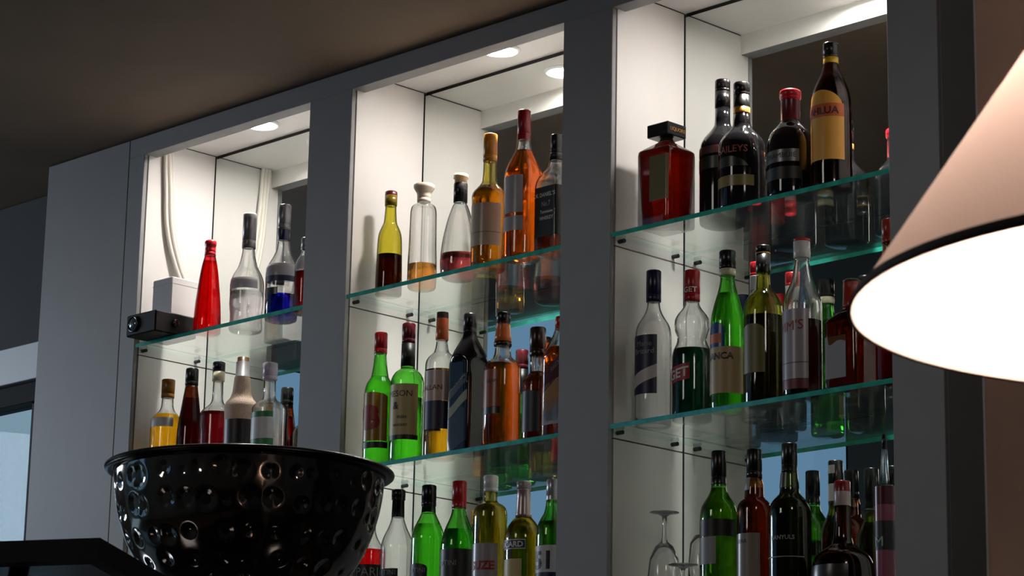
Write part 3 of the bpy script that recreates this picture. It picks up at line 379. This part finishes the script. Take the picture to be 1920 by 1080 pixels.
# ------------------------------------------------------------------ bottles
def make_text(name, s, height, mat, parent, mapper, bold=0.012):
    cu = bpy.data.curves.new('txt', 'FONT'); cu.body = s; cu.size = 1.0; cu.align_x = 'RIGHT'; cu.resolution_u = 2; cu.offset = 0.0 if 'M' in s else bold
    tmp = bpy.data.objects.new('tmp_text', cu); COL.objects.link(tmp)
    dg = bpy.context.evaluated_depsgraph_get(); me = bpy.data.meshes.new_from_object(tmp.evaluated_get(dg)); me.name = name
    bpy.data.objects.remove(tmp); bpy.data.curves.remove(cu)
    k_ = height / 0.73
    bm = bmesh.new(); bm.from_mesh(me); bmesh.ops.triangulate(bm, faces=bm.faces[:])
    for _ in range(4):      # short edges only, so that letters follow the curve of the label
        lg = [e for e in bm.edges if e.calc_length() * k_ > 0.0045]
        if not lg: break
        bmesh.ops.subdivide_edges(bm, edges=lg, cuts=1); bmesh.ops.triangulate(bm, faces=bm.faces[:])
    bm.to_mesh(me); bm.free()
    for v in me.vertices: v.co = mapper(v.co.x * k_, (v.co.y - 0.36) * k_)
    me.materials.clear(); me.materials.append(MATS[mat]); me.update()
    return link(bpy.data.objects.new(name, me), parent)
def interp(prof, z):
    # prof top -> bottom
    for (r0, z0_), (r1, z1_) in zip(prof, prof[1:]):
        if z0_ >= z >= z1_:
            t = 0 if z0_ == z1_ else (z0_ - z) / (z0_ - z1_)
            return r0 + (r1 - r0) * t
    return prof[0][0] if z > prof[0][1] else prof[-1][0]
def smooth_prof(prof):
    out = [prof[0]]
    for i in range(len(prof) - 1):
        (r0, z0_), (r1, z1_) = prof[i], prof[i + 1]
        pm = prof[i - 1] if i else prof[i]; pn = prof[i + 2] if i + 2 < len(prof) else prof[i + 1]
        if abs(r1 - r0) > 0.0012 and abs(z0_ - z1_) > 0.003:
            for t in (0.33, 0.67):
                m0 = (r1 - pm[0]) / max(1e-5, abs(pm[1] - z1_)); m1 = (pn[0] - r0) / max(1e-5, abs(z0_ - pn[1]))
                h = abs(z0_ - z1_)
                r = (2*t**3 - 3*t*t + 1) * r0 + (t**3 - 2*t*t + t) * h * m0 + (-2*t**3 + 3*t*t) * r1 + (t**3 - t*t) * h * m1
                r = min(max(r, min(r0, r1)), max(r0, r1))
                out.append((r, z0_ + (z1_ - z0_) * t))
        out.append((r1, z1_))
    return out
SEG = 44
def sqr(th, r, z, sqz):
    if sqz is None or z >= sqz + 0.012: return r
    w_ = min(1.0, max(0.0, (sqz + 0.012 - z) / 0.022))
    n_ = 2 + 11 * w_
    a_ = r / 2 ** (0.5 - 1 / n_)
    return a_ / (abs(math.cos(th)) ** n_ + abs(math.sin(th)) ** n_) ** (1 / n_)
def ring_mesh(name, prof, mat, parent, sqz=None, seg=SEG, cap0=True, cap1=True, solid_in=None):
    if sqz is not None: seg = 96
    # prof top -> bottom; outer wall, optional inner wall going back up
    rows = list(prof)
    if solid_in: rows = rows + solid_in[::-1]
    vs_, fs = [], []
    for r, z in rows:
        for i in range(seg):
            th = 2 * math.pi * i / seg; rr_ = sqr(th, r, z, sqz)
            vs_.append((rr_ * math.cos(th), rr_ * math.sin(th), z))
    n = len(rows); no = len(prof)
    for j in range(n - 1):
        if solid_in and j == no - 1: continue
        for i in range(seg):
            a, b_ = j * seg + i, j * seg + (i + 1) % seg
            fs.append((a, a + seg, b_ + seg, b_))
    if solid_in:
        fs.append(tuple((no - 1) * seg + i for i in range(seg))[::-1])       # outer base
        fs.append(tuple(no * seg + i for i in range(seg)))                    # inner base
        for i in range(seg):
            a, b_ = i, (i + 1) % seg; c_ = (n - 1) * seg
            fs.append((b_, c_ + b_, c_ + a, a))
    else:
        if cap0: fs.append(tuple(range(seg)))
        if cap1: fs.append(tuple((n - 1) * seg + i for i in range(seg))[::-1])
    return mesh_obj(name, vs_, fs, mat, parent, True)
def label_patch(name, prof, spec, off, parent, sqz):
    tl, tr, zt_, zb, colr, opt = spec
    off = off + 0.0004 * opt.get('o', 0)
    na, nz = 18, 8
    vs_, fs = [], []
    tc, hd = (tl + tr) / 2, (tr - tl) / 2
    for j in range(nz + 1):
        for i in range(na + 1):
            th = tl + (tr - tl) * i / na
            rm = interp(prof, (zt_ + zb) / 2)
            sh = opt.get('sl', 0) * rm * (th - tr) if opt.get('sl') else 0.0
            top, bot = zt_ + sh, zb + sh
            if opt.get('arch'):
                top -= opt['arch'] * rm * min(hd, 1.2) * (1 - math.sqrt(max(0, 1 - min(1, ((th - tc) / hd) ** 2))))
                top = max(top, bot + 0.002)
            z = top + (bot - top) * j / nz
            r = sqr(th, interp(prof, z), z, sqz) + off
            vs_.append((r * math.cos(th), r * math.sin(th), z))
    for j in range(nz):
        for i in range(na):
            a = j * (na + 1) + i; fs.append((a, a + na + 1, a + na + 2, a + 1))
    return mesh_obj(name, vs_, fs, 'f_' + colr, parent, True)
def make_bottle(d):
    root = empty('bottle', (d['x'], d['y'], Z0 + d['z'] + 0.0003), d['l'], 'bottle', d.get('gr', GROUPS[(round(d['z'], 3), 0 if d['x'] < -0.1 else 1 if d['x'] < 0.7 else 2)]))
    prof = smooth_prof(d['p']); sqz = d.get('sq')
    # base: heel rounding
    rb, rl, zl = d['rb'], prof[-1][0], prof[-1][1]
    heel = 0.006
    if zl > heel + 0.002: prof = prof + [(rl + (rb - rl) * 0.15, heel)]
    else: prof[-1] = (rl, max(zl, heel))
    prof = prof + [(rb + (prof[-1][0] - rb) * 0.6, 0.002), (rb * 0.93, 0.0)]
    caps = d['c']
    zc = min([c_[1] for c_ in caps] + [prof[0][1]])            # glass hidden above here
    gname = 'g_' + d['g']
    body = [p for p in prof if p[1] <= zc + 0.0015]
    if body[0][1] < zc: body = [(interp(prof, zc), zc)] + body
    opaque = d['g'] in ('darkglass', 'straw')
    if opaque:
        ring_mesh('body', body, gname, root, sqz)
    else:
        th = 0.0028
        inn = []
        for r, z in body:
            if z < 0.007: break
            inn.append((max(r - th, 0.003), z))
        inn.append((max(inn[-1][0] * 0.8, 0.003), 0.0055))
        ring_mesh('body', body, gname, root, sqz, solid_in=inn)
        if d.get('q'):
            lz, lc = d['q']; lz = min(lz, zc - 0.002)
            lp = [p for p in inn if p[1] < lz - 0.0005]
            lp = [(interp(inn, lz), lz)] + lp
            lp = [(r + 0.0003, z) for r, z in lp[:-1]] + [(lp[-1][0], lp[-1][1] - 0.0004)]
            if len(lp) == 2: lp.insert(1, (interp(inn, 0.0095), 0.0095))
            if len(lp) > 2: ring_mesh('liquid', lp, 'q_' + lc, root, sqz)
    for n, (z0_, z1_, colr, ext) in enumerate(caps):
        cp = [p for p in prof if z1_ <= p[1] <= z0_]
        if not cp or cp[0][1] < z0_: cp = [(interp(prof, z0_), z0_)] + cp
        if cp[-1][1] > z1_: cp = cp + [(interp(prof, z1_), z1_)]
        o_ = 0.0004
        nm = 'cap' if n == 0 else ('neck_band' if (z0_ - z1_) < 0.014 else 'capsule')
        cp = [(r + o_, z) for r, z in cp]
        if n == 0: cp = [(cp[0][0] * 0.6, cp[0][1] + 0.0006)] + cp
        # knurled ridge near the foot of screw caps
        if n == 0 and z0_ - z1_ > 0.022 and d['g'] != 'straw':
            zr = z1_ + (z0_ - z1_) * 0.22
            k2 = [p for p in cp if p[1] > zr + 0.001]; k3 = [p for p in cp if p[1] < zr - 0.001]
            rr_ = interp(cp, zr)
            cp = k2 + [(rr_, zr + 0.0012), (rr_ - 0.0006, zr + 0.0006), (rr_ - 0.0006, zr - 0.0002), (rr_, zr - 0.0008)] + k3
        o = ring_mesh(nm, cp, 'f_' + colr, root, None, 28)
    labs = []
    for sp in d.get('L', []):
        labs.append((label_patch('label', prof, sp, 0.0005, root, sqz), sp))
    for t in d.get('T', []):
        st, tr, zc_, hh, colr, opt = t
        par = root; best = None
        for o, sp in labs:
            if min(sp[2], sp[3]) - 0.012 <= zc_ <= max(sp[2], sp[3]) + 0.012: best = o
        par = best or root
        off = 0.0011 + 0.0004 * opt.get('o', 0)
        rm = sqr(tr, interp(prof, zc_), zc_, sqz)
        rm2 = interp(prof, zc_)
        def mapper(x, y, rm2=rm2, tr=tr, zc_=zc_, opt=opt):
            thh = tr + x / rm2; z = zc_ + y + opt.get('sl', 0) * x
            r = sqr(thh, interp(prof, z), z, sqz) + off
            return Vector((r * math.cos(thh), r * math.sin(thh), z))
        make_text('lettering', st, hh, 'f_' + colr, par, mapper, opt.get('b', 0.012))
    return root, prof
GROUPS = {(0.375, 0): 'bottles on the upper left shelf', (0.0, 0): 'bottles on the lower left shelf', (0.375, 1): 'bottles on the upper middle shelf', (0.0, 1): 'bottles on the lower middle shelf',
          (-0.375, 1): 'bottles at the bottom of the middle niche', (0.375, 2): 'bottles on the upper right shelf', (0.0, 2): 'bottles on the lower right shelf', (-0.375, 2): 'bottles at the bottom of the right niche'}
for d in BOTTLES:
    root, prof = make_bottle(d)
    if d['l'].startswith('amber square flask'):
        # block stopper
        zt_ = prof[0][1] + 0.001
        o = box('stopper', (-0.027, -0.027, zt_), (0.027, 0.027, zt_ + 0.026), 'f_blackribbed', root, 0.0015)
        def mp(x, y): return Vector((0.0276, 0.023 + x, zt_ + 0.0135 + y))
        make_text('lettering', 'LIQUORE', 0.0075, 'f_goldband', o, mp)
        def mp2(x, y): return Vector((0.023 + x, -0.0276, zt_ + 0.0135 + y))
        make_text('lettering', 'ORIGINALE', 0.0062, 'f_bronze', o, mp2)

# ------------------------------------------------------------------ upside-down glasses in the right niche
def stem_glass(x, y, h, rb, label):
    root = empty('stem_glass', (x, y, S3 + 0.0003), label, 'glass', 'upturned glasses in the right niche')
    hs = h * 0.24
    out = [(rb * 0.86, 0.0), (rb * 0.97, h * 0.2), (rb, h * 0.42), (rb * 0.88, h * 0.58), (rb * 0.55, h * 0.69), (rb * 0.2, h * 0.735), (0.0042, h - hs + 0.004), (0.0036, h - hs * 0.5), (0.0046, h - 0.008), (0.012, h - 0.004), (0.027, h - 0.0014), (0.028, h - 0.0004), (0.027, h), (0.002, h)]
    inn = [(0.002, h * 0.70), (rb * 0.5, h * 0.665), (rb * 0.82, h * 0.56), (rb * 0.94, h * 0.41), (rb * 0.91, h * 0.2), (rb * 0.82, 0.0)]
    prof = out[::-1] + []
    full = inn + out          # closed loop from the inner top down to the rim and up the outside
    lathe('bowl', [(max(r, 0.0015), z) for r, z in full], 'g_clear', root, 36, closed=True)
stem_glass(0.846, 0.076, 0.209, 0.031, 'tall stemmed glass standing upside down by the right niche side panel')
stem_glass(0.905, 0.062, 0.104, 0.030, 'short stemmed glass standing upside down at the front')
root = empty('tumbler', (0.893, 0.135, S3 + 0.0003), 'plain rounded tumbler turned upside down behind the stemmed glasses', 'glass', 'upturned glasses in the right niche')
lathe('wall', [(0.0015, 0.165), (0.016, 0.163), (0.024, 0.15), (0.028, 0.11), (0.03, 0.0), (0.032, 0.0), (0.030, 0.11), (0.0265, 0.153), (0.018, 0.1675), (0.0015, 0.17)], 'g_clear', root, 36)

# ------------------------------------------------------------------ power box, black spotlight box, cables
dv = empty('projector', (-0.642, 0.02, S1 + 0.0003), 'small black projector box with a round glass lens overhanging the left shelf', 'projector')
box('housing', (-0.058, -0.075, 0.0), (0.052, 0.045, 0.05), 'black_plastic', dv, 0.003)
def disc_front(name, cx, cz, y, prof, mat, parent):
    o = lathe(name, prof, mat, parent, 28); o.rotation_euler = (math.pi / 2, 0, 0); o.location = (cx, y, cz); return o
disc_front('lens_ring', -0.028, 0.026, -0.075, [(0.018, 0), (0.019, 0.004), (0.016, 0.006), (0.0155, 0.001)], 'black_gloss', dv)
disc_front('lens', -0.028, 0.026, -0.075, [(0.0155, 0.0), (0.0145, 0.004), (0.009, 0.007), (0.003, 0.0083)], 'lens_glass', dv)
kn = lathe('knob', [(0.009, 0), (0.009, 0.006), (0.007, 0.008), (0.002, 0.008)], 'black_gloss', dv, 20); kn.rotation_euler = (0, math.pi / 2, 0); kn.location = (0.052, -0.02, 0.026)
pb = empty('power_box', (-0.644, 0.045, S1 + 0.0508), 'pale grey square power box standing on the black projector', 'box')
box('case', (-0.036, -0.045, 0), (0.036, 0.045, 0.09), 'power_box', pb, 0.002)
box('lid_seam', (-0.0364, -0.0454, 0.074), (0.0364, 0.0454, 0.0748), 'f_greylabel', pb, 0)
cb = empty('cable_bundle', (-0.72, 0.06, ZN - 0.03), 'bundle of pale cables running down the left niche side panel', 'cable')
for n, (dx, dy, dz) in enumerate(((0, -0.010, 0), (0.004, 0.0, 0), (0.001, 0.009, 0))):
    tube('cable', [(-0.014 + 0.003, 0.002 + dy, 0.029), (-0.010 + dx, 0.010 + dy, -0.08), (-0.009 + dx, 0.022 + dy * 1.1, -0.19), (-0.004 + dx, 0.046 + dy, -0.27), (0.004 + dx * 1.2, 0.066 + dy * 0.6, -0.325)], 0.0052, 'cable', cb)

# ------------------------------------------------------------------ hammered bowl on the bar
BC = Vector((1.2146, -1.22, -0.3063 + Z0))
def bowl_prof(t):
    # t 0 rim .. 1 bottom centre
    a = t * math.pi / 2
    return 0.193 * math.cos(a) ** 0.62 if t < 1 else 0.0, -0.196 * math.sin(a) ** 1.12
random.seed(4)
dents = []
for row, (t, cnt, rad) in enumerate(((0.105, 36, 0.0175), (0.25, 34, 0.0165), (0.40, 28, 0.0150), (0.55, 23, 0.0150), (0.68, 19, 0.015), (0.80, 14, 0.015))):
    r, z = bowl_prof(t)
    for i in range(cnt):
        a = 2 * math.pi * (i + 0.5 * (row % 2)) / cnt + random.uniform(-0.05, 0.05)
        rd = rad * random.choice((0.5, 0.75, 0.9, 1.0, 1.1, 1.2))
        dents.append((Vector((r * math.cos(a), r * math.sin(a), z + random.uniform(-0.005, 0.005))), rd))
bowl = empty('champagne_bowl', (BC.x, BC.y, 1.15), 'large dark hammered metal bowl with rolled rim on a pedestal', 'bowl')
hz = BC.z - 1.15
cells = {}
for p_, rd in dents:
    cells.setdefault((int(math.floor(p_.x / 0.03)), int(math.floor(p_.y / 0.03)), int(math.floor(p_.z / 0.03))), []).append((p_, rd))
NS, NT = 400, 110
vs_, fs = [], []
for j in range(NT + 1):
    r, z = bowl_prof(min(j / NT, 0.985))
    for i in range(NS):
        a = 2 * math.pi * i / NS
        q = Vector((r * math.cos(a), r * math.sin(a), z)); dd = 0.0
        kx, ky, kz = int(math.floor(q.x / 0.03)), int(math.floor(q.y / 0.03)), int(math.floor(q.z / 0.03))
        for ax in (-1, 0, 1):
            for ay in (-1, 0, 1):
                for az in (-1, 0, 1):
                    for p_, rd in cells.get((kx + ax, ky + ay, kz + az), ()):
                        l = (q - p_).length / rd
                        if l < 1: dd = max(dd, (1 - l * l) ** 2 * 0.27 * rd)
        nrm = Vector((q.x, q.y, q.z * 0.6)).normalized()
        q = q - nrm * dd
        vs_.append((q.x, q.y, q.z + hz))
for j in range(NT):
    for i in range(NS):
        a, b_ = j * NS + i, j * NS + (i + 1) % NS; fs.append((a, a + NS, b_ + NS, b_))
no = len(vs_)
for j in range(25):
    r, z = bowl_prof(min(j / 24, 0.985))
    for i in range(NS): a = 2 * math.pi * i / NS; vs_.append(((r - 0.003) * math.cos(a), (r - 0.003) * math.sin(a), z + 0.003 * (j > 0) + hz))
for j in range(24):
    for i in range(NS):
        a, b_ = no + j * NS + i, no + j * NS + (i + 1) % NS; fs.append((b_, b_ + NS, a + NS, a))
fs.append(tuple(NT * NS + i for i in range(NS))[::-1]); fs.append(tuple(no + 24 * NS + i for i in range(NS)))
mesh_obj('hammered_body', vs_, fs, 'hammered_steel', bowl, True)
lathe('rim', [(0.191 + 0.0085 * 1 + 0.0075 * math.cos(a), hz + 0.0055 * math.sin(a)) for a in [2 * math.pi * i / 14 for i in range(15)]], 'rim_steel', bowl, 96, closed=False)
lathe('pedestal', [(0.05, hz - 0.192), (0.03, hz - 0.205), (0.026, hz - 0.26), (0.034, 0.06), (0.09, 0.02), (0.105, 0.006), (0.105, 0.0)], 'hammered_steel', bowl, 48)

# bar counter under it, with the till screen
bar = empty('bar_counter', (1.1, -1.6, 0), 'dark wooden bar counter below the hammered bowl', 'counter')
box('worktop', (-1.9, -0.45, 1.09), (1.2, 0.55, 1.15), 'black_gloss', bar, 0.006)
box('front', (-1.85, -0.35, 0), (1.15, -0.3, 1.09), 'floor_wood', bar)
box('back', (-1.85, 0.4, 0), (1.15, 0.45, 1.09), 'floor_wood', bar)
box('end_panel', (1.1, -0.3, 0), (1.15, 0.4, 1.09), 'floor_wood', bar); box('end_panel', (-1.85, -0.3, 0), (-1.8, 0.4, 1.09), 'floor_wood', bar)
till = empty('till_screen', (1.52, -1.62, 1.15), 'flat black till panel at the bottom left, with a raised frame edge', 'monitor')
P0 = Vector((1.7521, -1.8634, 1.494))
def dirv(r, fwd, dz=0.0):
    h = Vector((Fv.x, Fv.y, 0)).normalized(); return Vector((Rv.x * r + h.x * fwd, Rv.y * r + h.y * fwd, dz)).normalized()
e1 = dirv(-0.94, 0.34, 0.0); e2 = dirv(0.34, 0.94, -0.13); e3 = e1.cross(e2).normalized()
if e3.z < 0: e3 = -e3
def slab(name, a0, a1, b0, b1, c0, c1, mat, parent):
    v = []
    for c_ in (c0, c1):
        for a_, b_ in ((a0, b0), (a1, b0), (a1, b1), (a0, b1)):
            v.append(P0 + e1 * a_ + e2 * b_ + e3 * c_ - till.location)
    return mesh_obj(name, [tuple(q) for q in v], [(0, 1, 2, 3), (7, 6, 5, 4), (0, 4, 5, 1), (1, 5, 6, 2), (2, 6, 7, 3), (3, 7, 4, 0)], mat, parent)
slab('back_case', 0, 0.36, 0, 0.27, 0.004, 0.022, 'black_plastic', till)
slab('frame_edge', 0, 0.36, 0, 0.018, -0.003, 0.004, 'black_plastic', till); slab('frame_edge', 0, 0.36, 0.252, 0.27, -0.003, 0.004, 'black_plastic', till)
slab('frame_edge', 0, 0.018, 0.018, 0.252, -0.003, 0.004, 'black_plastic', till); slab('frame_edge', 0.342, 0.36, 0.018, 0.252, -0.003, 0.004, 'black_plastic', till)
slab('screen', 0.018, 0.342, 0.018, 0.252, 0.001, 0.004, 'black_gloss', till)
pc = P0 + e1 * 0.18 + e2 * 0.135 - till.location
tube('post', [(pc.x, pc.y, 0.012), (pc.x, pc.y, pc.z * 0.5), (pc.x, pc.y, pc.z + 0.006)], 0.012, 'black_plastic', till)
lathe('foot', [(0.02, 0.016), (0.075, 0.012), (0.08, 0.004), (0.08, 0.0)], 'black_plastic', till, 32, loc=(pc.x, pc.y, 0))

# ------------------------------------------------------------------ floor lamp in the foreground
m, nt, out = new_mat('shade_fabric')
df = nt.nodes.new('ShaderNodeBsdfDiffuse'); df.inputs[0].default_value = (0.74, 0.60, 0.54, 1)
tl = nt.nodes.new('ShaderNodeBsdfTranslucent'); tl.inputs[0].default_value = (0.78, 0.58, 0.50, 1)
tc = nt.nodes.new('ShaderNodeTexCoord'); wv = nt.nodes.new('ShaderNodeTexNoise'); wv.inputs['Scale'].default_value = 500
mp_ = nt.nodes.new('ShaderNodeMapping'); mp_.inputs['Scale'].default_value = (1, 1, 0.1)
bp = nt.nodes.new('ShaderNodeBump'); bp.inputs['Strength'].default_value = 0.12; bp.inputs['Distance'].default_value = 0.0006
nt.links.new(tc.outputs['Object'], mp_.inputs[0]); nt.links.new(mp_.outputs[0], wv.inputs['Vector']); nt.links.new(wv.outputs['Fac'], bp.inputs['Height']); nt.links.new(bp.outputs[0], df.inputs['Normal'])
mx = nt.nodes.new('ShaderNodeMixShader'); mx.inputs[0].default_value = 0.125
nt.links.new(df.outputs[0], mx.inputs[1]); nt.links.new(tl.outputs[0], mx.inputs[2]); nt.links.new(mx.outputs[0], out.inputs[0])
LZ = -0.645 + Z0
lamp = empty('floor_lamp', (3.5115, -2.4589, 0), 'large pinkish beige cone lampshade of a lit lamp in the right foreground', 'lamp')
RB, RT, HH = 0.2, 0.078, 0.181
lathe('shade', [(RT + 0.0, LZ + HH), (RB, LZ)], 'shade_fabric', lamp, 96, closed=False)
lathe('trim', [(RB - 0.0006, LZ - 0.0006), (RB + 0.0012, LZ - 0.0008), (RB + 0.0012 - 0.0024, LZ + 0.0052), (RB - 0.0021, LZ + 0.0052)], 'shade_trim', lamp, 96, closed=False)
lathe('trim', [(RT + 0.0012, LZ + HH + 0.0006), (RT + 0.0036, LZ + HH - 0.003)], 'shade_trim', lamp, 64, closed=False)
lathe('bulb', [(0.012, LZ + 0.075), (0.016, LZ + 0.08), (0.028, LZ + 0.098), (0.03, LZ + 0.112), (0.026, LZ + 0.128), (0.014, LZ + 0.139), (0.003, LZ + 0.142)], 'lamp_bulb', lamp, 28)
lathe('socket', [(0.014, LZ + 0.03), (0.016, LZ + 0.035), (0.016, LZ + 0.073), (0.012, LZ + 0.0745)], 'lamp_brass', lamp, 24)
lathe('pole', [(0.011, LZ + 0.03), (0.011, 0.03)], 'lamp_brass', lamp, 24)
lathe('base', [(0.012, 0.034), (0.12, 0.024), (0.15, 0.012), (0.15, 0.0)], 'lamp_brass', lamp, 48)
for n in range(3):
    a = 2 * math.pi * n / 3 + 0.9
    tube('spider_arm', [(0.014 * math.cos(a), 0.014 * math.sin(a), LZ + 0.07), (0.09 * math.cos(a), 0.09 * math.sin(a), LZ + 0.10), (0.125 * math.cos(a), 0.125 * math.sin(a), LZ + 0.111)], 0.0014, 'lamp_brass', lamp)
